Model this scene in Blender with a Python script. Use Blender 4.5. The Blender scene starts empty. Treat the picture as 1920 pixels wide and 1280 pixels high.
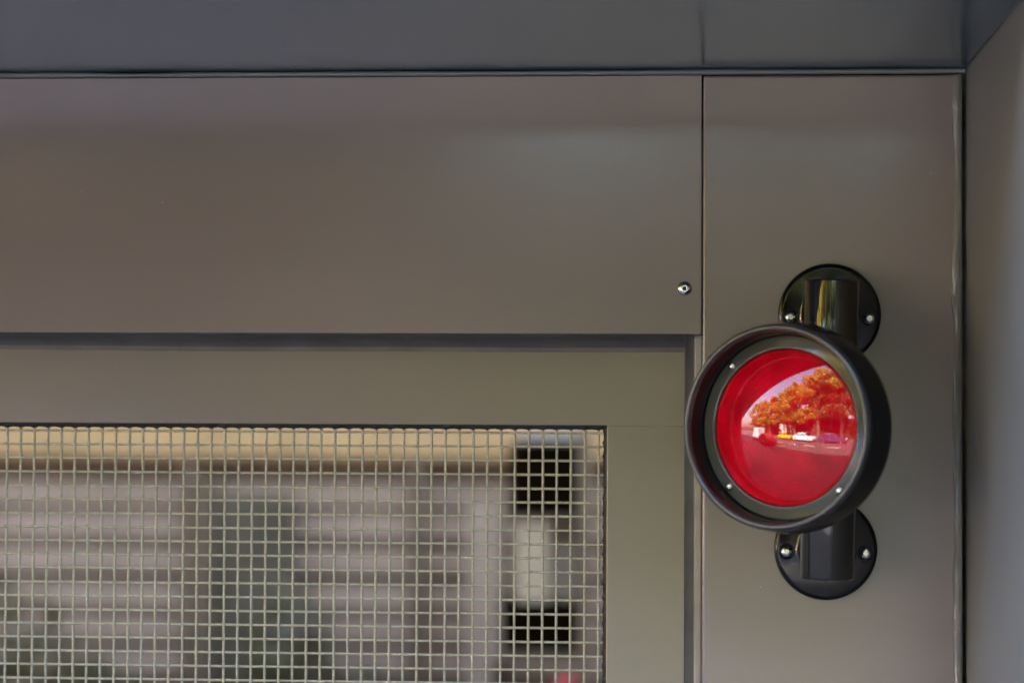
import bpy, bmesh, math, random
from mathutils import Vector, Matrix
R = math.radians
scene = bpy.context.scene
COL = scene.collection

# ------------------------------------------------------------------ camera
cam = bpy.data.cameras.new('camera')
cam.lens = 85.1; cam.sensor_width = 36.0
cam.clip_start = 0.05; cam.clip_end = 2000
cam.dof.use_dof = True; cam.dof.focus_distance = 2.062; cam.dof.aperture_fstop = 3.0
cam.dof.aperture_blades = 0
co = bpy.data.objects.new('camera', cam); COL.objects.link(co)
co.matrix_world = (Matrix.Translation((0, -2.06, 1.75)) @ Matrix.Rotation(R(3.894), 4, 'Z')
                   @ Matrix.Rotation(R(90 + 1.766), 4, 'X') @ Matrix.Rotation(R(0.28), 4, 'Z'))
scene.camera = co

# ------------------------------------------------------------------ sky, sun, exposure
SUN_EL, SUN_AZ = 43.0, 12.0          # azimuth from +Y towards +X
world = bpy.data.worlds.new('World'); scene.world = world; world.use_nodes = True
wn = world.node_tree; wn.nodes.clear()
sky = wn.nodes.new('ShaderNodeTexSky'); sky.sky_type = 'NISHITA'; sky.sun_disc = False
sky.sun_elevation = R(SUN_EL); sky.sun_rotation = R(SUN_AZ); sky.dust_density = 4.0; sky.ozone_density = .5
bg = wn.nodes.new('ShaderNodeBackground'); bg.inputs['Strength'].default_value = 0.15
wo = wn.nodes.new('ShaderNodeOutputWorld')
wn.links.new(sky.outputs[0], bg.inputs[0]); wn.links.new(bg.outputs[0], wo.inputs[0])
sl = bpy.data.lights.new('sun', 'SUN'); sl.energy = 4.8; sl.angle = R(0.5); sl.color = (1, .95, .87)
so = bpy.data.objects.new('sun', sl); COL.objects.link(so)
sd = Vector((math.sin(R(SUN_AZ)) * math.cos(R(SUN_EL)), math.cos(R(SUN_AZ)) * math.cos(R(SUN_EL)), math.sin(R(SUN_EL))))
so.rotation_euler = sd.to_track_quat('Z', 'Y').to_euler(); so.location = sd * 30
vs = scene.view_settings
vs.view_transform = 'Standard'; vs.look = 'None'; vs.gamma = 1.0; vs.exposure = 4.3; vs.use_curve_mapping = False

# ------------------------------------------------------------------ materials
def nodes(name):
    m = bpy.data.materials.new(name); m.use_nodes = True
    nt = m.node_tree; p = nt.nodes['Principled BSDF']
    return m, nt, p
def N(nt, t, **kw):
    n = nt.nodes.new(t)
    for k, v in kw.items():
        if k.startswith('i_'):
            n.inputs[k[2:].replace('_', ' ')].default_value = v
        else: setattr(n, k, v)
    return n
def ramp(nt, fac, stops):
    r = nt.nodes.new('ShaderNodeValToRGB'); e = r.color_ramp.elements
    while len(e) < len(stops): e.new(.5)
    for el, (p, c) in zip(e, stops):
        el.position = p; el.color = (*c, 1) if len(c) == 3 else c
    nt.links.new(fac, r.inputs[0]); return r.outputs[0]
def simple(name, col, rough=.5, metal=0.0, noise=0.0, nscale=8.0, bump=0.0, bscale=60.0, spec=.5):
    m, nt, p = nodes(name)
    p.inputs['Base Color'].default_value = (*col, 1); p.inputs['Roughness'].default_value = rough
    p.inputs['Metallic'].default_value = metal; p.inputs['Specular IOR Level'].default_value = spec
    tc = N(nt, 'ShaderNodeTexCoord')
    if noise:
        n = N(nt, 'ShaderNodeTexNoise', i_Scale=nscale, i_Detail=5.0); nt.links.new(tc.outputs['Object'], n.inputs['Vector'])
        o = ramp(nt, n.outputs['Fac'], [(.3, tuple(c * (1 - noise) for c in col)), (.7, tuple(min(1, c * (1 + noise)) for c in col))])
        nt.links.new(o, p.inputs['Base Color'])
    if bump:
        n2 = N(nt, 'ShaderNodeTexNoise', i_Scale=bscale, i_Detail=4.0); nt.links.new(tc.outputs['Object'], n2.inputs['Vector'])
        b = N(nt, 'ShaderNodeBump', i_Strength=bump, i_Distance=.002); nt.links.new(n2.outputs['Fac'], b.inputs['Height'])
        nt.links.new(b.outputs[0], p.inputs['Normal'])
    return m

def paint(name, col, rough=.42, spec=1.0):
    """satin powder coat: orange peel, faint handling smears and dust"""
    m, nt, p = nodes(name); L = nt.links
    tc = N(nt, 'ShaderNodeTexCoord')
    big = N(nt, 'ShaderNodeTexNoise', i_Scale=2.5, i_Detail=2.0, i_Roughness=.5); L.new(tc.outputs['Object'], big.inputs['Vector'])
    mp = N(nt, 'ShaderNodeMapping'); mp.inputs['Scale'].default_value = (1.2, 1, 7); L.new(tc.outputs['Object'], mp.inputs['Vector'])
    wipe = N(nt, 'ShaderNodeTexNoise', i_Scale=2.2, i_Detail=1.5); L.new(mp.outputs[0], wipe.inputs['Vector'])
    mix = N(nt, 'ShaderNodeMix', data_type='FLOAT'); mix.inputs[0].default_value = .5
    L.new(big.outputs['Fac'], mix.inputs[2]); L.new(wipe.outputs['Fac'], mix.inputs[3])
    c = ramp(nt, mix.outputs[0], [(.3, tuple(x * .95 for x in col)), (.7, tuple(x * 1.05 for x in col))])
    # sparse pale dust specks
    sp = N(nt, 'ShaderNodeTexVoronoi', i_Scale=70.0); L.new(tc.outputs['Object'], sp.inputs['Vector'])
    lt = N(nt, 'ShaderNodeMath', operation='LESS_THAN'); lt.inputs[1].default_value = .045; L.new(sp.outputs['Distance'], lt.inputs[0])
    sep = N(nt, 'ShaderNodeSeparateColor'); L.new(sp.outputs['Color'], sep.inputs[0])
    g = N(nt, 'ShaderNodeMath', operation='GREATER_THAN'); g.inputs[1].default_value = .965; L.new(sep.outputs[0], g.inputs[0])
    mu = N(nt, 'ShaderNodeMath', operation='MULTIPLY'); L.new(lt.outputs[0], mu.inputs[0]); L.new(g.outputs[0], mu.inputs[1])
    mc = N(nt, 'ShaderNodeMix', data_type='RGBA'); L.new(mu.outputs[0], mc.inputs[0]); L.new(c, mc.inputs[6]); mc.inputs[7].default_value = (.3, .28, .25, 1)
    L.new(mc.outputs[2], p.inputs['Base Color']); p.inputs['Specular IOR Level'].default_value = spec
    rr = N(nt, 'ShaderNodeMapRange'); rr.inputs[3].default_value = rough - .03; rr.inputs[4].default_value = rough + .03
    L.new(mix.outputs[0], rr.inputs[0]); L.new(rr.outputs[0], p.inputs['Roughness'])
    fine = N(nt, 'ShaderNodeTexNoise', i_Scale=620.0, i_Detail=2.0); L.new(tc.outputs['Object'], fine.inputs['Vector'])
    b = N(nt, 'ShaderNodeBump', i_Strength=.1, i_Distance=.0006); L.new(fine.outputs['Fac'], b.inputs['Height'])
    L.new(b.outputs[0], p.inputs['Normal'])
    return m

M = {}
M['paint'] = paint('grey_powder_coat', (.190, .163, .148), .15)
M['side_sky_tint'] = paint('side_coat_sky_tint', (.155, .155, .152), .38, .4)  # same paint as the header, bluish sky light put into its colour
M['trim'] = paint('trim_powder_coat', (.15, .165, .18), .3, .5)
M['paint_gate'] = paint('gate_powder_coat', (.182, .162, .118), .18)
M['soffit_sky_tint'] = paint('soffit_coat_sky_tint', (.072, .120, .160), .2, .4)  # header cladding again, with the bluish light tinted into the base
M['wire'] = simple('wire_powder_coat', (.42, .395, .30), .45, noise=.18, nscale=260, bump=.25, bscale=700)
M['rubber'] = simple('black_rubber', (.012, .012, .014), .5, bump=.5, bscale=180)
M['black'] = simple('black_plastic', (.004, .0045, .006), .24, bump=.06, bscale=500, spec=.32)
M['rim'] = simple('rim_plastic_sheen', (.019, .022, .027), .28, noise=.2, nscale=40, spec=1.0)  # hood plastic lightened and blued to imitate its sky sheen
M['plate'] = simple('plate_enamel', (.005, .004, .004), .12, spec=.45)
M['black_gloss'] = simple('black_gloss_paint', (.006, .005, .005), .05, spec=1.0)
M['ring'] = simple('lens_ring_plastic', (.06, .064, .052), .16, spec=.8)
M['steel'] = simple('screw_steel', (.62, .61, .59), .2, 1.0)
M['shadow_dark'] = simple('shadow_strip_dark', (.07, .073, .08), .7, noise=.15, nscale=30)  # dark tone of the strip that imitates shade under the header
M['dark'] = simple('dark_recess', (.012, .011, .01), .8)
M['guide'] = simple('guide_rail_metal', (.30, .28, .25), .5, noise=.15, nscale=40)
m, nt, p = nodes('clear_sealant'); M['seal'] = m
p.inputs['Base Color'].default_value = (.5, .52, .5, 1); p.inputs['Roughness'].default_value = .05
p.inputs['Transmission Weight'].default_value = .78; p.inputs['IOR'].default_value = 1.42

# red lens: ribbed red body under a smooth clear dome
m, nt, p = nodes('red_lens'); M['lens'] = m; L = nt.links
tc = N(nt, 'ShaderNodeTexCoord'); sx = N(nt, 'ShaderNodeSeparateXYZ'); L.new(tc.outputs['Object'], sx.inputs[0])
cx = N(nt, 'ShaderNodeCombineXYZ'); L.new(sx.outputs['X'], cx.inputs[0]); L.new(sx.outputs['Y'], cx.inputs[1])
ln = N(nt, 'ShaderNodeVectorMath', operation='LENGTH'); L.new(cx.outputs[0], ln.inputs[0])
ms = N(nt, 'ShaderNodeMath', operation='MULTIPLY'); ms.inputs[1].default_value = 2 * math.pi / .0021; L.new(ln.outputs['Value'], ms.inputs[0])
si = N(nt, 'ShaderNodeMath', operation='SINE'); L.new(ms.outputs[0], si.inputs[0])
b = N(nt, 'ShaderNodeBump', i_Strength=.75, i_Distance=.0005); L.new(si.outputs[0], b.inputs['Height'])
L.new(b.outputs[0], p.inputs['Normal'])
no = N(nt, 'ShaderNodeTexNoise', i_Scale=45.0, i_Detail=3.0); L.new(tc.outputs['Object'], no.inputs['Vector'])
L.new(ramp(nt, no.outputs['Fac'], [(.35, (.40, .0, .006)), (.75, (.66, .0, .014))]), p.inputs['Base Color'])
p.inputs['Roughness'].default_value = .55; p.inputs['Specular IOR Level'].default_value = 0.0
p.inputs['Coat Weight'].default_value = 1.0; p.inputs['Coat Roughness'].default_value = .012; p.inputs['Coat IOR'].default_value = 1.65

# ------------------------------------------------------------------ mesh helpers
def link(name, me, mat=None, parent=None, loc=None, smooth=False):
    o = bpy.data.objects.new(name, me); COL.objects.link(o)
    if mat is not None and not me.materials: me.materials.append(mat)
    if parent is not None: o.parent = parent
    if loc is not None: o.location = loc
    if smooth:
        for f in me.polygons: f.use_smooth = True
    return o
def bm_obj(name, bm, mat, parent=None, loc=None, smooth=False):
    me = bpy.data.meshes.new(name); bmesh.ops.recalc_face_normals(bm, faces=bm.faces); bm.to_mesh(me); bm.free()
    return link(name, me, mat, parent, loc, smooth)
def box_bm(x0, x1, y0, y1, z0, z1, bev=0.0, seg=2, bm=None):
    own = bm is None
    if own: bm = bmesh.new()
    r = bmesh.ops.create_cube(bm, size=1)
    for v in r['verts']:
        v.co = Vector(((x0 + x1) / 2 + v.co.x * (x1 - x0), (y0 + y1) / 2 + v.co.y * (y1 - y0), (z0 + z1) / 2 + v.co.z * (z1 - z0)))
    if bev:
        es = {e for v in r['verts'] for e in v.link_edges}
        bmesh.ops.bevel(bm, geom=list(es), offset=bev, segments=seg, profile=.5, affect='EDGES')
    return bm
def box(name, x0, x1, y0, y1, z0, z1, mat, parent=None, bev=0.0, seg=2):
    return bm_obj(name, box_bm(x0, x1, y0, y1, z0, z1, bev, seg), mat, parent)
def empty(name, loc=(0, 0, 0), rot=(0, 0, 0), parent=None):
    o = bpy.data.objects.new(name, None); COL.objects.link(o); o.location = loc; o.rotation_euler = rot
    o.empty_display_size = .1
    if parent is not None: o.parent = parent
    return o
def tag(o, label, cat, group=None, kind=None):
    if label: o['label'] = label
    if cat: o['category'] = cat
    if group: o['group'] = group
    if kind: o['kind'] = kind
    return o
def lathe_me(name, prof, n=64, axis_mat=None):
    """prof: (r, h) pairs revolved about local Z"""
    vs_, fs = [], []
    rows = []
    for r, h in prof:
        if r < 1e-7: rows.append([len(vs_)]); vs_.append((0, 0, h))
        else:
            rows.append(list(range(len(vs_), len(vs_) + n)))
            for k in range(n):
                a = 2 * math.pi * k / n; vs_.append((r * math.cos(a), r * math.sin(a), h))
    for A, B in zip(rows, rows[1:]):
        for k in range(n):
            k2 = (k + 1) % n
            if len(A) == 1 and len(B) == 1: continue
            if len(A) == 1: fs.append((A[0], B[k], B[k2]))
            elif len(B) == 1: fs.append((A[k], B[0], A[k2]))
            else: fs.append((A[k], B[k], B[k2], A[k2]))
    me = bpy.data.meshes.new(name); me.from_pydata(vs_, [], fs)
    if axis_mat is not None: me.transform(axis_mat)
    bm = bmesh.new(); bm.from_mesh(me); bmesh.ops.recalc_face_normals(bm, faces=bm.faces); bm.to_mesh(me); bm.free()
    for f in me.polygons: f.use_smooth = True
    return me
def sharpen(me, deg=35): 
    me.set_sharp_from_angle(angle=R(deg))
def tube(pts, r, n=6, ry=None, bm=None):
    """swept tube along pts (list of Vector), own frame per point"""
    if bm is None: bm = bmesh.new()
    rings = []
    for i, q in enumerate(pts):
        d = (pts[min(i + 1, len(pts) - 1)] - pts[max(i - 1, 0)]).normalized()
        up = Vector((0, 1, 0)) if abs(d.y) < .9 else Vector((1, 0, 0))
        s = d.cross(up).normalized(); u = s.cross(d)
        rr = r[i] if isinstance(r, (list, tuple)) else r
        rings.append([bm.verts.new(q + s * rr * math.cos(2 * math.pi * (k + .5) / n) + u * (rr if ry is None else ry) * math.sin(2 * math.pi * (k + .5) / n)) for k in range(n)])
    for A, B in zip(rings, rings[1:]):
        for k in range(n): bm.faces.new((A[k], A[(k + 1) % n], B[(k + 1) % n], B[k]))
    bm.faces.new(rings[0]); bm.faces.new(list(reversed(rings[-1])))
    return bm

# ------------------------------------------------------------------ ground, road
asphalt = simple('asphalt', (.046, .046, .047), .85, noise=.35, nscale=6, bump=.6, bscale=90)
slab = simple('paving_setts', (.055, .055, .053), .8, noise=.15, nscale=3, bump=.4, bscale=50)
grassm = simple('verge_grass', (.05, .07, .022), .9, noise=.4, nscale=12, bump=.8, bscale=30)
tag(box('ground', -400, 400, -400, 400, -.6, -.13, grassm), None, None, kind='structure')
tag(box('road', -200, 200, -13, -4.2, -.128, -.12, asphalt), None, None, kind='structure')
tag(box('pavement', -200, 200, -4.2, 3.4, -.13, 0.0, slab, bev=.012), None, None, kind='structure')
tag(box('pavement', -200, 200, -16, -13, -.129, 0.002, slab, bev=.012), None, None, kind='structure')
rm = bmesh.new()
for k in range(-20, 12): box_bm(k * 3.0, k * 3.0 + 1.5, -8.66, -8.54, -.121, -.114, bm=rm)
tag(bm_obj('lane_marking', rm, simple('road_paint', (.7, .7, .66), .6, noise=.15, nscale=20)), None, None, kind='structure')

# ------------------------------------------------------------------ the portal (building round the gate)
portal = tag(empty('building_portal', (0, 0, 0)), 'grey metal-clad gate surround with overhead soffit, header and side pier', 'building')
PX1, JX, SZ = .2405, .2437, 2.0458
box('header_panel', -3.2, .0209, 0, .027, 1.8204, 2.0408, M['paint'], portal, .0007, 2)
header = bpy.data.objects['header_panel']
box('pier_panel', .0219, PX1, 0, .22, 0.003, 2.0406, M['paint'], portal, .0026, 4)
# trim strip under the soffit, slightly wavy with one dent
bm = bmesh.new(); n = 160; rows = []
for i in range(n + 1):
    x = -3.2 + (JX - .0012 + 3.2) * i / n
    dz = .00018 * math.sin(x * 9) + .00012 * math.sin(x * 23 + 1)
    dz -= .0011 * math.exp(-((x + .465) / .035) ** 2)
    sec = [(0.0, 2.0411), (-.0026, 2.0411), (-.0036, 2.0416), (-.0040, 2.0424), (-.0038, 2.0440 + dz), (-.0028, 2.0449 + dz), (-.0012, 2.0451 + dz), (0.0, 2.0451 + dz)]
    rows.append([bm.verts.new((x, y, z)) for y, z in sec])
for A, B in zip(rows, rows[1:]):
    for k in range(len(A) - 1): bm.faces.new((A[k], A[k + 1], B[k + 1], B[k]))
bm_obj('trim_strip', bm, M['trim'], portal, smooth=True)
box('soffit_panel', -3.2, JX - .0011, -.37, -.0003, SZ, SZ + .012, M['soffit_sky_tint'], portal, .0005, 1)
box('side_panel', JX, JX + .02, -.37, .1, 0.003, SZ + .05, M['side_sky_tint'], portal, .0015, 2)
# the rest of the cladding: fascia, outer pier and yard roof shaped for shade, far jamb, backing
box('fascia', -5.2, 3.0, -.385, .3, SZ + .053, 2.6, M['paint'], portal, .003, 1)
box('light_block_pier', JX + .022, 3.0, -1.15, .3, 0.003, SZ + .052, M['paint'], portal, .003, 1)  # extended forward out of view to block light from the right
box('far_pier', -5.2, -3.203, -.38, .3, 0.003, SZ + .052, M['paint'], portal, .003, 1)
box('yard_shade_roof', -5.2, 3.0, .303, 1.9, 2.3, 2.42, M['paint'], portal, .003, 1)  # unseen roof added to shade the backs of the wires
box('backing_board', -3.2, JX - .003, .0275, .054, 2.0005, SZ + .05, M['dark'], portal)
# clear sealant bead down the pier edge
random.seed(5)
bm = bmesh.new(); n = 420; rows = []
prev = 0
for i in range(n + 1):
    z = 2.040 - 1.98 * i / n
    prev = prev * .8 + random.uniform(-1, 1) * .2
    w = .0078 + .0012 * math.sin(z * 31) * math.sin(z * 13 + 2) + .0026 * prev
    h = .0030 + .0009 * math.sin(z * 47 + 1) + .0026 * prev * math.sin(z * 60)
    x1 = PX1 - .0004
    rows.append([bm.verts.new((x1 - w * t, -.00005 - max(.0006, h) * math.sin(math.pi * t) ** .55, z)) for t in (0, .08, .2, .35, .5, .65, .8, .9, .96, 1)])
for A, B in zip(rows, rows[1:]):
    for k in range(len(A) - 1): bm.faces.new((A[k], A[k + 1], B[k + 1], B[k]))
bm_obj('sealant_bead', bm, M['seal'], portal, smooth=True)
# guide channel beside the gate leaf
box('guide_channel', .0076, .0160, .068, .11, .05, 2.0, M['guide'], portal)
box('guide_rail', .0154, .0217, .026, .1, .05, 1.8198, M['guide'], portal, .0012, 3)
# blind rivet in the header
rv = link('rivet', lathe_me('rivet', [(.0062, 0), (.0061, .0006), (.0052, .0016), (.0038, .0024), (.0024, .0028), (.0016, .0028), (.0013, .0025), (.0012, .0005), (0, .0004)], 40, Matrix.Rotation(R(90), 4, 'X')), M['steel'], header, (.0067, -.0001, 1.859))
link('rivet_hole', lathe_me('rivet_hole', [(.00119, .0018), (0, .0018)], 20, Matrix.Rotation(R(90), 4, 'X')), M['dark'], rv)

# unseen wing added behind the viewer to darken the right side
wing = tag(empty('shade_wing', (7.4, -6, 0)), 'unseen dark brick wing added right of the gate to darken that side', 'building')
wing_m = simple('dark_brick', (.07, .05, .042), .85, noise=.3, nscale=5, bump=.6, bscale=20)
bm_obj('wall', box_bm(-2.95, 2.4, -6, 5.5, .002, 5.0, .01, 1), wing_m, wing)
bm_obj('coping', box_bm(-3.0, 2.46, -6.06, 5.53, 5.002, 5.12, .01, 1), slab, wing)

# ------------------------------------------------------------------ mesh gate
gate = tag(empty('mesh_gate', (-.03, .055, .05)), 'grey framed gate leaf with square woven wire mesh', 'gate')
G = Vector(gate.location)
def gbox(name, x0, x1, y0, y1, z0, z1, mat, bev=.0006):
    o = bm_obj(name, box_bm(x0 - G.x, x1 - G.x, y0 - G.y, y1 - G.y, z0 - G.z, z1 - G.z, bev, 2), mat, gate); return o
gbox('top_rail', -1.62, .0074, .055, .093, 1.7423, 1.995, M['paint_gate'])
gbox('stile', -.0605, .0074, .055, .093, .06, 1.7420, M['paint_gate'])
gbox('stile', -1.62, -1.555, .055, .093, .06, 1.7420, M['paint_gate'])
gbox('bottom_rail', -1.5548, -.0607, .055, .093, .06, .13, M['paint_gate'])
PV, PH, WY = .01228, .012204, .0675
XR, ZT = -.0679, 1.73543
nv = 121; nh = 131
wr, amp = .0012, .0006
def wire_me(name, length, pitch, start, ph, vert):
    pts = []; s = -pitch * .5 if not vert else -pitch * .52
    k = 0; steps = 4
    total = int(length / pitch * steps)
    for i in range(total + 1):
        t = s + i * pitch / steps
        off = amp * math.cos(math.pi * t / pitch + math.pi * ph)
        pts.append(Vector((0, off, -t)) if vert else Vector((-t, off, 0)))
    bm = tube(pts, wr, 6, ry=wr * .85)
    me = bpy.data.meshes.new(name); bmesh.ops.recalc_face_normals(bm, faces=bm.faces); bm.to_mesh(me); bm.free()
    for f in me.polygons: f.use_smooth = True
    me.materials.append(M['wire'])
    return me
vw = [wire_me('wire', ZT - .125, PH, 0, k, True) for k in (0, 1)]
hw = [wire_me('wire', 1.49, PV, 0, k + 1, False) for k in (0, 1)]
random.seed(11)
for i in range(nv):
    o = link('wire', vw[i % 2], None, gate, Vector((XR - i * PV + random.uniform(-.0001, .0001), WY, ZT)) - G)
    o.rotation_euler = (0, R(random.uniform(-.03, .03)), 0)
for j in range(nh):
    o = link('wire', hw[j % 2], None, gate, Vector((XR, WY, ZT - j * PH + random.uniform(-.00012, .00012))) - G)
    o.rotation_euler = (0, R(random.uniform(-.012, .012)), 0)
# black rubber bedding squeezed out round the wires
bm = bmesh.new(); T = []; B_ = []
ns = 8
for i in range(-5, (nv - 1) * ns + 1):
    ph = (i / ns) % 1.0
    arc = math.sin(math.pi * ph) ** .6
    z = 1.7375 + .0012 * arc + random.uniform(-.0002, .0002)
    x = XR - i * PV / ns
    T.append([bm.verts.new(Vector((x, .0615, 1.7423)) - G), bm.verts.new(Vector((x, .0622, (1.7423 + z) / 2)) - G), bm.verts.new(Vector((x, .0635 + random.uniform(-.0005, .0005), z)) - G), bm.verts.new(Vector((x, .075, z + .0005)) - G)])
for A, B in zip(T, T[1:]):
    for k in range(3): bm.faces.new((A[k], A[k + 1], B[k + 1], B[k]))
bm_obj('bedding_strip', bm, M['rubber'], gate)
bm = bmesh.new(); T = []
for i in range(nh * ns + 1):
    ph = (i / ns) % 1.0
    arc = math.sin(math.pi * ph) ** .8
    x = -.0648 + .0011 * arc + random.uniform(-.0003, .0003)
    z = ZT + .004 - i * PH / ns
    T.append([bm.verts.new(Vector((-.0605, .0615, z)) - G), bm.verts.new(Vector(((-.0605 + x) / 2, .0625 + random.uniform(-.0004, .0004), z)) - G), bm.verts.new(Vector((x, .0645, z)) - G), bm.verts.new(Vector((x + .0004, .075, z)) - G)])
for A, B in zip(T, T[1:]):
    for k in range(3): bm.faces.new((A[k], A[k + 1], B[k + 1], B[k]))
bm_obj('bedding_strip', bm, M['rubber'], gate)
# dark strip that stands in for the header's shadow on the rail
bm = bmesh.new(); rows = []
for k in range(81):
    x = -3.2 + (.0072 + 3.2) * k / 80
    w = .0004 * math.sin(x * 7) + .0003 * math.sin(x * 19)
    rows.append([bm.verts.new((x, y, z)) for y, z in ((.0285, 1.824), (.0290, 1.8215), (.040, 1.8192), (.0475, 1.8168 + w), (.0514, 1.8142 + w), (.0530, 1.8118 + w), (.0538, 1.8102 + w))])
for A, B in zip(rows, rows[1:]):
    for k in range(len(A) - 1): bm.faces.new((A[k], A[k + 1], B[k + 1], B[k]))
bm_obj('shadow_strip', bm, M['shadow_dark'], portal, smooth=True)
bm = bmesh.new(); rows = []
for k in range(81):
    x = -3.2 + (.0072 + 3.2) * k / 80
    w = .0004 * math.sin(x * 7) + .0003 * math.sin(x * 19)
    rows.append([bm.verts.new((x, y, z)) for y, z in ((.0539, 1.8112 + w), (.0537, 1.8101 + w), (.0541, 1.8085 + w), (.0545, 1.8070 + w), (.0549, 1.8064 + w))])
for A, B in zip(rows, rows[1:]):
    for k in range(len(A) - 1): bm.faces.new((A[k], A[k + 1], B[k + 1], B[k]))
bm_obj('shadow_strip_edge', bm, simple('shadow_edge_grey', (.13, .122, .108), .7, noise=.15, nscale=30), portal, smooth=True)  # lighter lip that softens the lower edge of the built-in shadow
box('seam_backing', .0078, .0217, .0275, .05, 1.8205, 1.999, M['dark'], portal)
box('shadow_strip_holder', -3.2, .0073, .0275, .0543, 1.8245, 1.999, M['shadow_dark'], portal)
# plain second leaf, out of the picture to the left
leaf2 = tag(empty('gate_leaf', (-2.4, .055, .05)), 'solid grey gate leaf next to the mesh leaf', 'gate')
bm_obj('panel', box_bm(-.76, .77, .01, .03, .02, 1.93, .002), M['paint_gate'], leaf2)
bm_obj('frame', box_bm(-.79, .776, .0, .009, 1.69, 1.945, .002), M['paint_gate'], leaf2)

# ------------------------------------------------------------------ red signal lamp
LAMP_YAW, LAMP_TILT = 29.0, 0.6
lamp = tag(empty('signal_lamp', (.1256, 0, 1.7405), (0, R(0.9), 0)), 'round red signal lamp in black hood on two round wall plates', 'signal lamp')
FRONT = Matrix.Rotation(R(90), 4, 'X')                  # local Z -> -Y (out of the wall)
plate_prof = [(0, .0085), (.0385, .0085), (.0402, .0080), (.0412, .0068), (.0424, .0062), (.0430, .0052), (.0433, .0035), (.0433, .0003)]
plate_me = lathe_me('wall_plate', plate_prof, 96, FRONT); sharpen(plate_me, 28)
screw_me = lathe_me('screw', [(.0047, 0), (.0047, .0009), (.0042, .0021), (.0032, .0028), (.0022, .0030), (.0021, .0014), (0, .0014)], 32, FRONT); sharpen(screw_me, 40)
well_me = lathe_me('screw_washer', [(.0070, .0002), (.0070, .0008), (.0062, .0012), (.0055, .0004), (0, .0003)], 32, FRONT)
bitbm = bmesh.new()
for a in (0, 90): 
    s = .0006
    b2 = box_bm(-.0020, .0020, -.00235, -.0012, -s, s); b2.transform(Matrix.Rotation(R(a + 45), 4, 'Y'))
    me_ = bpy.data.meshes.new('t'); b2.to_mesh(me_); b2.free(); bitbm.from_mesh(me_)
cross_me = bpy.data.meshes.new('drive_recess'); bitbm.to_mesh(cross_me); bitbm.free(); cross_me.materials.append(M['steel'])
pl = None
for dz, dx in ((.0965, .0017), (-.1005, .0017)):
    pl = link('wall_plate', plate_me, M['plate'], lamp, (dx, 0, dz))
    for sx_ in (-1, 1):
        w = link('screw_washer', well_me, M['black'], pl, (sx_ * .0330, -.0083, -.003))
        s = link('screw', screw_me, M['steel'], pl, (sx_ * .0330, -.0087, -.003)); s.rotation_euler = (0, R(random.uniform(0, 90)), 0)
    # mould line on the plate
    box_o = bm_obj('mould_line', box_bm(-.00022, .00022, -.00868, -.0083, -.0385, .0385), M['black'], pl)
    st = link('bracket_arm', lathe_me('bracket_arm', [(.0262, .0083), (.0245, .0088), (.0228, .0105), (.0224, .02), (.0224, .05)], 64, FRONT), M['black_gloss'], lamp, (dx, 0, dz))
pipe_prof = [(0, -.1225), (.0212, -.1225), (.0221, -.1219), (.0225, -.1208), (.0225, .1210), (.0221, .1221), (.0212, .1227), (0, .1227)]
pm = lathe_me('pivot_pipe', pipe_prof, 96); sharpen(pm, 40)
link('pivot_pipe', pm, M['black_gloss'], lamp, (0, -.055, 0))
# everything on the lamp head is turned about the pipe
HEAD = Matrix.Translation((0, -.055, 0)) @ Matrix.Rotation(R(-LAMP_YAW), 4, 'Z') @ Matrix.Rotation(R(90 - LAMP_TILT), 4, 'X')
hood_prof = [(0, .018), (.030, .020), (.052, .028), (.068, .040), (.078, .0530), (.0828, .0615), (.0842, .0665), (.0844, .070), (.0842, .074), (.0838, .082), (.0822, .094), (.0817, .0975), (.0762, .0975), (.0756, .0935), (.0745, .0920), (.0738, .082), (.0736, .0800)]
hm = lathe_me('hood', hood_prof, 128); sharpen(hm, 50)
rim_me = lathe_me('hood_rim', [(.0812, .0970), (.08172, .0977), (.0815, .0992), (.0808, .1008), (.0798, .1019), (.0786, .1023), (.0775, .1020), (.0767, .1010), (.0762, .0995), (.0760, .0979), (.0764, .0970)], 128)
rmo = link('hood_rim', rim_me, M['rim'], lamp)
hd = link('hood', hm, M['black'], lamp); hd.matrix_local = HEAD; rmo.matrix_local = HEAD
S0 = .0815
ring_me = lathe_me('lens_ring', [(.0736, S0 - .003), (.0732, S0 - .0006), (.0720, S0), (.0652, S0 + .0004), (.0640, S0 + .0012), (.0632, S0 + .0012), (.0629, S0 + .0002), (.0628, S0 - .004)], 128)
rg = link('lens_ring', ring_me, M['ring'], lamp); rg.matrix_local = HEAD
Rl, hl = .0627, .0155
Rs = (Rl * Rl + hl * hl) / (2 * hl)
lp = [(Rl, S0 - .003)]
for i in range(25):
    r_ = Rl * (1 - i / 24); lp.append((r_, S0 - .0012 + math.sqrt(Rs * Rs - r_ * r_) - (Rs - hl)))
lm = lathe_me('lens', lp, 128)
le = link('lens', lm, M['lens'], lamp); le.matrix_local = HEAD
hs_me = lathe_me('ring_screw', [(.0032, 0), (.0031, .0012), (.0024, .0024), (.0012, .003), (0, .0031)], 24)
for a in (135, 225, 315):
    s = link('screw', hs_me, M['steel'], rg, (.0686 * math.cos(R(a)), .0686 * math.sin(R(a)), S0 - .0004))
hl_me = lathe_me('hood_screw', [(.0042, 0), (.0040, .0008), (.0022, .0014), (0, .0015)], 20)

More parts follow.
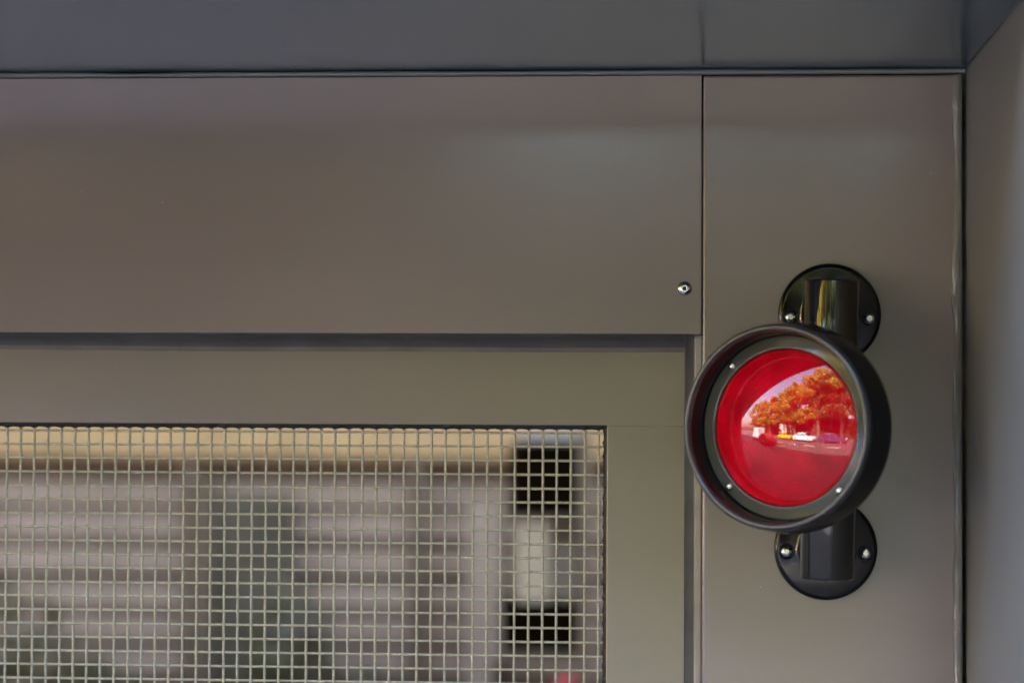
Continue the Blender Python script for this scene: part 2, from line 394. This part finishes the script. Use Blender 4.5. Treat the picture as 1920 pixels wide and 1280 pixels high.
# ------------------------------------------------------------------ yard behind the gate
slat_m = simple('weathered_slat', (.35, .225, .142), .75, noise=.18, nscale=5, bump=.5, bscale=40, spec=.12)
dark_wood = simple('dark_stained_wood', (.165, .105, .058), .7, noise=.25, nscale=9, spec=.12)
tan_wood = simple('tan_timber', (.50, .29, .115), .6, noise=.15, nscale=7, spec=.12)
render_m = simple('pale_render', (.25, .215, .18), .85, noise=.1, nscale=4)
shed = tag(empty('slatted_shed', (-1, 3.5, 0)), 'weathered pinkish grey slatted shed wall with tan timber beam behind the gate', 'shed')
def sbox(name, x0, x1, y0, y1, z0, z1, mat, bev=.003):
    return bm_obj(name, box_bm(x0 + 1, x1 + 1, y0 - 3.5, y1 - 3.5, z0, z1, bev, 1), mat, shed)
sbox('wall', -40, 14, 3.56, 4.2, 0, 9.0, render_m)  # raised far above the view to shade the yard and near ground
sbox('backing_board', -4.2, 2.6, 3.5495, 3.5585, .02, 1.64, simple('shed_backing', (.19, .13, .085), .9, spec=.1), 0)
sm = None
for k in range(21):
    z0 = .045 + k * .0785
    o = None
    if sm is None:
        o = sbox('slat', -4.2, 2.6, 3.525, 3.548, 0, .058, slat_m, .004); sm = o.data
    else: o = link('slat', sm, None, shed)
    o.location = (0, random.uniform(-.006, .006), z0 + random.uniform(-.006, .006)); o.rotation_euler = (0, R(random.uniform(-.12, .12)), 0)
sbox('beam', -4.2, 2.6, 3.495, 3.547, 1.648, 1.84, tan_wood, .008)
for x0, x1 in ((-1.139, -1.112), (-.612, -.578), (-2.2, -2.17), (.5, .53), (1.5, 1.53)):
    sbox('post', x0, x1, 3.49, 3.523, 0, 1.638, dark_wood)
sbox('door', -1.066, -.884, 3.485, 3.522, 0, 1.562, simple('door_stain', (.105, .078, .045), .8, noise=.2, nscale=9, spec=.1))
sbox('door_frame', -1.108, -1.069, 3.47, 3.523, 0, 1.60, dark_wood)
# rack with boxes at the right of the mesh view
rack = tag(empty('storage_rack', (-.28, 3.2, 0)), 'brown rack standing behind right edge of the wire mesh', 'rack')
def rbox(name, x0, x1, y0, y1, z0, z1, mat): return bm_obj(name, box_bm(x0 + .28, x1 + .28, y0 - 3.2, y1 - 3.2, z0, z1, .003, 1), mat, rack)
rbox('upright', -.208, -.190, 3.08, 3.42, 0, 1.72, dark_wood)
rbox('upright', -.395, -.379, 3.10, 3.42, 0, 1.22, dark_wood)
rbox('back_panel', -.352, -.209, 3.40, 3.415, 1.23, 1.72, simple('rack_board', (.33, .25, .17), .7, noise=.1))
for z0 in (.6, 1.236, 1.524): rbox('shelf', -.372, -.209, 3.09, 3.398, z0, z0 + .012, dark_wood)
blackm = simple('black_crate_plastic', (.006, .003, .001), .9, spec=0)
def crate(loc, w, h, d, label):
    r = tag(empty('black_crate', loc), label, 'crate', 'black crates on the rack')
    bm_obj('body', box_bm(-w / 2, w / 2, -d / 2, d / 2, 0, h * .86, .006), blackm, r)
    bm_obj('rim', box_bm(-w / 2 - .004, w / 2 + .004, -d / 2 - .004, d / 2 + .004, h * .86 + .0005, h, .004), blackm, r)
crate((-.281, 3.22, 1.5365), .146, .158, .26, 'black crate on the top shelf of the rack')
crate((-.288, 3.20, 1.2485), .168, .106, .2, 'lower black crate under the cream cartons on the rack')
cream = simple('cream_card', (.52, .36, .19), .6, noise=.08); kraft = simple('kraft_card', (.42, .30, .18), .7, noise=.1); whit = simple('white_card', (.5, .38, .25), .6)
def carton(loc, w, h, d, mat, label):
    r = tag(empty('carton', loc), label, 'carton', 'cartons on the rack')
    bm_obj('body', box_bm(-w / 2, w / 2, -d / 2, d / 2, 0, h, .002), mat, r)
    bm_obj('lid', box_bm(-w / 2 - .002, w / 2 + .002, -d / 2 - .002, d / 2 + .002, h + .0004, h + .012, .002), mat, r)
carton((-.306, 3.12, 1.3555), .066, .155, .06, cream, 'tall cream carton between the two black crates')
carton((-.238, 3.16, 1.3555), .05, .13, .06, kraft, 'brown carton right of the cream carton')
carton((-.272, 3.25, 1.3555), .05, .11, .05, whit, 'white carton behind the cream and brown cartons')
red_m = simple('red_plastic', (.6, .02, .02), .35)
bl = link('red_ball', lathe_me('red_ball', [(.035 * math.sin(math.pi * i / 16), -.035 * math.cos(math.pi * i / 16)) for i in range(17)], 24), red_m, None, (-.225, 3.12, 1.166))
tag(bl, 'small red ball low at the right edge of the mesh', 'ball')
pl_ = tag(empty('planter_stand', (-.225, 3.12, 0)), 'pale stand under the small red ball', 'stand')
link('column', lathe_me('column', [(.05, 0), (.05, .02), (.018, .04), (.015, 1.08), (.04, 1.112), (.042, 1.133), (.03, 1.132), (0, 1.1305)], 24), slat_m, pl_)

bd = tag(empty('lit_patch_board', (-.43, 3.40, 0), (R(-2), 0, 0)), 'pale board standing in for a brighter lit patch of the slats', 'board')  # added board, its pale tone imitates slats in stronger light
bm_obj('panel', box_bm(-.04, .035, -.006, .006, 0.02, 1.55, .002), simple('lit_patch_tone', (.42, .28, .175), .7, noise=.15, nscale=6), bd)
bm_obj('edge_strip', box_bm(.0355, .043, -.009, .009, 0.02, 1.565, .001), dark_wood, bd)

# leaf helper: leaf clumps as joined small faces
def leaves_me(name, blobs, n, size, seed, mat):
    rnd = random.Random(seed); V = []; F = []
    for i in range(n):
        c, rad = rnd.choice(blobs)
        while True:
            u = Vector((rnd.uniform(-1, 1), rnd.uniform(-1, 1), rnd.uniform(-1, 1)))
            if .1 < u.length <= 1: break
        u = u.normalized() * u.length ** .8
        p0 = Vector(c) + Vector((u.x * rad[0], u.y * rad[1], u.z * rad[2]))
        a = Vector((rnd.gauss(0, 1), rnd.gauss(0, 1), rnd.gauss(0, .5))).normalized()
        b = a.cross(Vector((rnd.gauss(0, 1), rnd.gauss(0, 1), rnd.gauss(0, 1)))).normalized()
        s = size * rnd.uniform(.6, 1.3); k = len(V)
        V += [p0 - a * s, p0 + b * s * .5, p0 + a * s, p0 - b * s * .5]; F.append((k, k + 1, k + 2, k + 3))
    me = bpy.data.meshes.new(name); me.from_pydata(V, [], F); me.materials.append(mat); return me
def leaf_mat(name, col, tr, ends=None):
    m, nt, p = nodes(name); L = nt.links
    oi = N(nt, 'ShaderNodeNewGeometry'); 
    o = ramp(nt, oi.outputs['Random Per Island'], [(0, tuple(c * .6 for c in col)), (1, tuple(c * 1.5 for c in col))])
    if ends: o = ramp(nt, oi.outputs['Random Per Island'], [(.15, ends[0]), (.85, ends[1])])
    L.new(o, p.inputs['Base Color']); p.inputs['Roughness'].default_value = .5
    t = N(nt, 'ShaderNodeBsdfTranslucent'); t.inputs[0].default_value = (*tr, 1)
    mx = N(nt, 'ShaderNodeMixShader'); mx.inputs[0].default_value = .35
    L.new(p.outputs[0], mx.inputs[1]); L.new(t.outputs[0], mx.inputs[2]); L.new(mx.outputs[0], nt.nodes['Material Output'].inputs[0])
    return m
shrub_leaf = leaf_mat('shrub_leaf', (.10, .08, .035), (.17, .14, .05))
bark = simple('bark', (.10, .075, .055), .9, noise=.3, nscale=12)
def shrub(loc, w, h, seed, label):
    r = tag(empty('shrub', loc), label, 'shrub', 'shrubs in front of the slatted shed')
    rnd = random.Random(seed)
    bl = [((rnd.uniform(-w, w) * .5, rnd.uniform(-.12, .12), h * rnd.uniform(.35, .85)), (w * .45, .16, h * .2)) for _ in range(7)]
    link('foliage', leaves_me('foliage', bl, 1900, .03, seed, shrub_leaf), None, r)
    bm = bmesh.new()
    for c, _ in bl: tube([Vector((0, 0, 0)), Vector((c[0] * .4, c[1] * .5, c[2] * .5)), Vector(c)], [.012, .009, .004], 5, bm=bm)
    bm_obj('stem', bm, bark, r)
shrub((-1.36, 3.3, 0), .30, 1.42, 3, 'loose olive shrub seen through the left of the mesh')
shrub((-.98, 3.28, 0), .26, 1.45, 4, 'tall olive shrub in front of the dark shed door')
shrub((-.74, 3.3, 0), .12, 1.38, 8, 'thin sparse shrub right of the dark shed door')

# ------------------------------------------------------------------ street behind the camera (seen in reflections)
tree_leaf = leaf_mat('tree_leaf', (.1, .1, .02), (.5, .42, .06), ((.08, .09, .02), (.5, .34, .045)))
tree_green = leaf_mat('tree_leaf_green', (.05, .062, .016), (.10, .13, .03))
def tree_variant(seed, lm_):
    rnd = random.Random(seed)
    bl = []; limbs = []
    for k in range(44):
        a = rnd.uniform(0, 6.283); z = rnd.uniform(2.9, 9.6); rr = rnd.uniform(.5, 4.6) * (1 - abs(z - 5.6) / 6.5)
        c = (rr * math.cos(a), rr * math.sin(a), z); bl.append((c, (rnd.uniform(.6, 1.4), rnd.uniform(.6, 1.4), rnd.uniform(.4, .9)))); limbs.append(c)
    cm = leaves_me('crown', bl, 15000, .17, seed, lm_)
    bm = bmesh.new()
    tube([Vector((0, 0, 0)), Vector((.05, .03, 1.5)), Vector((-.05, .06, 3.4)), Vector((.1, 0, 6.0)), Vector((0, 0, 8))], [.28, .2, .17, .1, .03], 10, bm=bm)
    for c in limbs:
        zb = max(2.2, c[2] - 2.2); tube([Vector((0, 0, zb)), Vector((c[0] * .5, c[1] * .5, zb + 1.2)), Vector(c)], [.07, .05, .015], 6, bm=bm)
    tm = bpy.data.meshes.new('trunk'); bmesh.ops.recalc_face_normals(bm, faces=bm.faces); bm.to_mesh(tm); bm.free(); tm.materials.append(bark)
    return cm, tm
tv = [tree_variant(s, tree_leaf) for s in (21, 22)] + [tree_variant(s, tree_green) for s in (23, 24)]
spots = [(-2.5, -15.2, 1.35), (-7.6, -16.4, 1.6), (-13.6, -15.2, 1.3), (-17.4, -16, 1.3), (-26.5, -15, 1.3), (-35, -15, 1.3), (-10, -21, 1.75), (-29, -24, 1.6), (4.5, -19, 1.3), (8, -15, 1.1), (-47, -15, 1.5), (-4, -22, 1.6)]
where = ['straight across', 'second', 'third', 'fourth', 'fifth', 'sixth', 'tall in the second row', 'taller in the second row', 'behind and right', 'far right', 'farthest left', 'tallest at the back']
for i, (x, y, s) in enumerate(spots):
    r = tag(empty('street_tree', (x, y, 0), (0, 0, i * 1.3)), '%s street tree across the road behind the viewer, %s' % ('green' if x > -4.5 else 'yellowing', where[i]), 'tree', 'trees across the road'); r.scale = (s, s, s)
    k = i % 2 + (2 if x > -4.5 else 0)
    link('crown', tv[k][0], None, r); link('trunk', tv[k][1], None, r)

white_render = simple('white_house_render', (.72, .70, .66), .8, noise=.06, nscale=2); roof_m = simple('red_roof_tile', (.25, .09, .06), .8, noise=.2, nscale=10)
def house(loc, w, d, h, label):
    r = tag(empty('house', loc), label, 'house')
    bm_obj('wall', box_bm(-w / 2, w / 2, -d / 2, d / 2, 0, h, .02, 1), white_render, r)
    bm = bmesh.new(); e = .35
    a = [bm.verts.new(q) for q in ((-w / 2 - e, -d / 2 - e, h + .002), (w / 2 + e, -d / 2 - e, h + .002), (w / 2 + e, d / 2 + e, h + .002), (-w / 2 - e, d / 2 + e, h + .002), (-w / 2 - e, 0, h + 2.2), (w / 2 + e, 0, h + 2.2))]
    for f in ((0, 1, 5, 4), (2, 3, 4, 5), (0, 4, 3), (1, 2, 5), (0, 3, 2, 1)): bm.faces.new([a[k] for k in f])
    rf = bm_obj('roof', bm, roof_m, r)
    bm_obj('chimney', box_bm(w * .2, w * .2 + .6, -.3, .3, h + 1.2, h + 2.9, .02, 1), roof_m, rf)
    for z in (.9, 3.5):
        for x in (-w * .33, 0, w * .33):
            if z < 2 and x == 0: continue
            wd = bm_obj('window', box_bm(x - .55, x + .55, d / 2 - .05, d / 2 + .05, z, z + 1.4, .01, 1), white_render, r)
            bm_obj('pane', box_bm(x - .46, x + .46, d / 2 + .03, d / 2 + .06, z + .09, z + 1.31), glass_m, wd)
    dr = bm_obj('door', box_bm(-.5, .5, d / 2 - .03, d / 2 + .05, 0, 2.1, .01, 1), simple('door_paint', (.05, .1, .06), .4), r)
    bm_obj('handle', box_bm(.34, .40, d / 2 + .051, d / 2 + .10, 1.0, 1.12, .01, 1), M['steel'], dr)
glass_m = simple('car_glass', (.02, .025, .03), .05)
house((-21, -21.5, 0), 6.6, 7.0, 5.6, 'white house with red tiled roof, added across the road for bright reflections')  # added so that the pipes reflect bright vertical strips
copper_leaf = leaf_mat('copper_tint_leaf', (.18, .115, .105), (.28, .17, .15))  # copper tone picked to brighten and tint the header's reflection
def hedge(x0, x1, lm_, core, n, label):
    r = tag(empty('hedge', ((x0 + x1) / 2, -18, 0)), label, 'hedge', 'hedges beyond the far pavement'); h = (x1 - x0) / 2
    cols = max(2, int((x1 - x0) / 1.6))
    link('foliage', leaves_me('foliage', [((-h + .8 + k * (2 * h - 1.6) / (cols - 1), 0, z), (1.2, .8, .8)) for k in range(cols) for z in (.7, 1.8, 2.9, 4.0)], n, .14, 77, lm_), None, r)
    bm_obj('core', box_bm(-h, h, -.35, .35, .01, 4.2, .05), simple('hedge_core', core, .9, noise=.4, nscale=6), r)
hedge(-60, -25, tree_green, (.02, .026, .01), 22000, 'long dark green hedge far along the street to the left')
hedge(-16.8, -2.6, copper_leaf, (.035, .02, .014), 12000, 'hedge across the road, coloured copper to tint the header reflection')
hedge(-2.4, 22, tree_green, (.02, .026, .01), 14000, 'dark green hedge straight across the road')
tyre_m = simple('tyre_rubber', (.02, .02, .02), .8); rim_m = simple('alloy_rim', (.5, .5, .5), .3, 1)
head_m = simple('headlight_glass', (.8, .8, .8), .1); tail_m = simple('tail_light', (.5, .01, .01), .2)
wheel_t = lathe_me('tyre', [(.21, -.1), (.3, -.1), (.325, -.07), (.325, .07), (.3, .1), (.21, .1)], 24, Matrix.Rotation(R(90), 4, 'X'))
wheel_r = lathe_me('rim', [(.21, -.08), (.20, -.09), (.08, -.06), (0, -.07)], 20, Matrix.Rotation(R(90), 4, 'X'))
def vehicle(name, loc, rz, col, label, cat, van=False):
    r = tag(empty(name, loc, (0, 0, rz)), label, cat, 'vehicles on the street behind the viewer')
    pm_ = simple(name + '_paint', col, .25); pm_.node_tree.nodes['Principled BSDF'].inputs['Coat Weight'].default_value = .6
    if van: low = [(-2.4, .3), (-2.45, .9), (-2.4, 1.2), (2.0, 1.2), (2.5, 1.0), (2.6, .7), (2.55, .3)]; top = [(-2.38, 1.2), (-2.3, 2.25), (1.2, 2.3), (2.0, 1.2)]; hw_ = .95
    else: low = [(-2.1, .28), (-2.15, .6), (-2.05, .88), (-1.2, .93), (1.0, .92), (1.9, .78), (2.12, .6), (2.1, .28)]; top = [(-1.75, .91), (-1.2, 1.38), (-.2, 1.46), (.35, 1.40), (1.15, .91)]; hw_ = .86
    def ext(name, prof, w0, w1, mat, zmid):
        bm = bmesh.new(); A = []; B = []
        z0 = min(q[1] for q in prof); z1 = max(q[1] for q in prof)
        for x, z in prof:
            w = w0 + (w1 - w0) * (z - z0) / (z1 - z0); A.append(bm.verts.new((x, w, z))); B.append(bm.verts.new((x, -w, z)))
        bm.faces.new(A); bm.faces.new(list(reversed(B)))
        for k in range(len(A)): bm.faces.new((A[k], B[k], B[(k + 1) % len(A)], A[(k + 1) % len(A)]))
        bmesh.ops.bevel(bm, geom=bm.edges[:], offset=.05, segments=2, affect='EDGES')
        return bm_obj(name, bm, mat, r, smooth=False)
    ext('body', low, hw_, hw_ * .97, pm_, 0)
    ext('cabin', top, hw_ * .95, hw_ * (.9 if van else .76), pm_, 0)
    for sgn in (-1, 1):                                    # side windows
        bm = bmesh.new()
        zs = (1.0, 1.34) if not van else (1.35, 2.0)
        if van: quads = [(1.05, 1.65, 1.15, 1.02)]
        else: quads = [(-1.5, -.4, -.45, -1.15), (-.3, .92, .32, -.22)]
        for a, b_, c, d in quads:
            w0 = hw_ * (.93 if not van else .95); w1 = hw_ * (.80 if not van else .925)
            bm.faces.new([bm.verts.new(q) for q in ((a, sgn * w0, zs[0]), (b_, sgn * w0, zs[0]), (c, sgn * w1, zs[1]), (d, sgn * w1, zs[1]))])
        bmesh.ops.solidify(bm, geom=bm.faces[:], thickness=.03)
        bm_obj('window', bm, glass_m, r)
    bm = bmesh.new()
    q = ((1.07, .72, .99), (1.07, -.72, .99), (.46, -.62, 1.36), (.46, .62, 1.36)) if not van else ((1.93, .8, 1.33), (1.93, -.8, 1.33), (1.36, -.78, 2.12), (1.36, .78, 2.12))
    bm.faces.new([bm.verts.new(Vector(v) + Vector((.03, 0, .03))) for v in q]); bmesh.ops.solidify(bm, geom=bm.faces[:], thickness=.02)
    bm_obj('windscreen', bm, glass_m, r)
    for x in ((-1.35, 1.35) if not van else (-1.5, 1.65)):
        for sgn in (-1, 1):
            w = link('wheel', wheel_t, tyre_m, r, (x, sgn * (hw_ - .07), .325)); rr_ = link('rim', wheel_r, rim_m, w)
            if sgn > 0: rr_.rotation_euler = (0, 0, math.pi)
    xf = 2.07 if not van else 2.53
    for sgn in (-1, 1):
        bm_obj('headlight', box_bm(xf - .08, xf + .05, sgn * .62 - .14, sgn * .62 + .14, .6, .74, .03), head_m, r)
        bm_obj('tail_light', box_bm(-xf - .03 if not van else -2.47, -xf + .1 if not van else -2.3, sgn * .68 - .1, sgn * .68 + .1, .66, .82, .02), tail_m, r)
vehicle('van', (-17.5, -6.3, -.12), math.pi, (.75, .75, .73), 'white van down the street to the left behind the viewer', 'van', True)
vehicle('parked_car', (-11.2, -5.4, -.12), math.pi, (.30, .02, .02), 'dark red car parked near the kerb in front of the white van', 'car')
vehicle('parked_car', (-13.5, -12.0, -.12), 0, (.65, .42, .03), 'yellow car parked on the far side of the road', 'car')
vehicle('parked_car', (-8.4, -12.0, -.12), 0, (.8, .8, .8), 'white car parked beside the yellow car across the road', 'car')
vehicle('parked_car', (-3.2, -12.0, -.12), 0, (.02, .03, .10), 'dark blue car parked across the road', 'car')
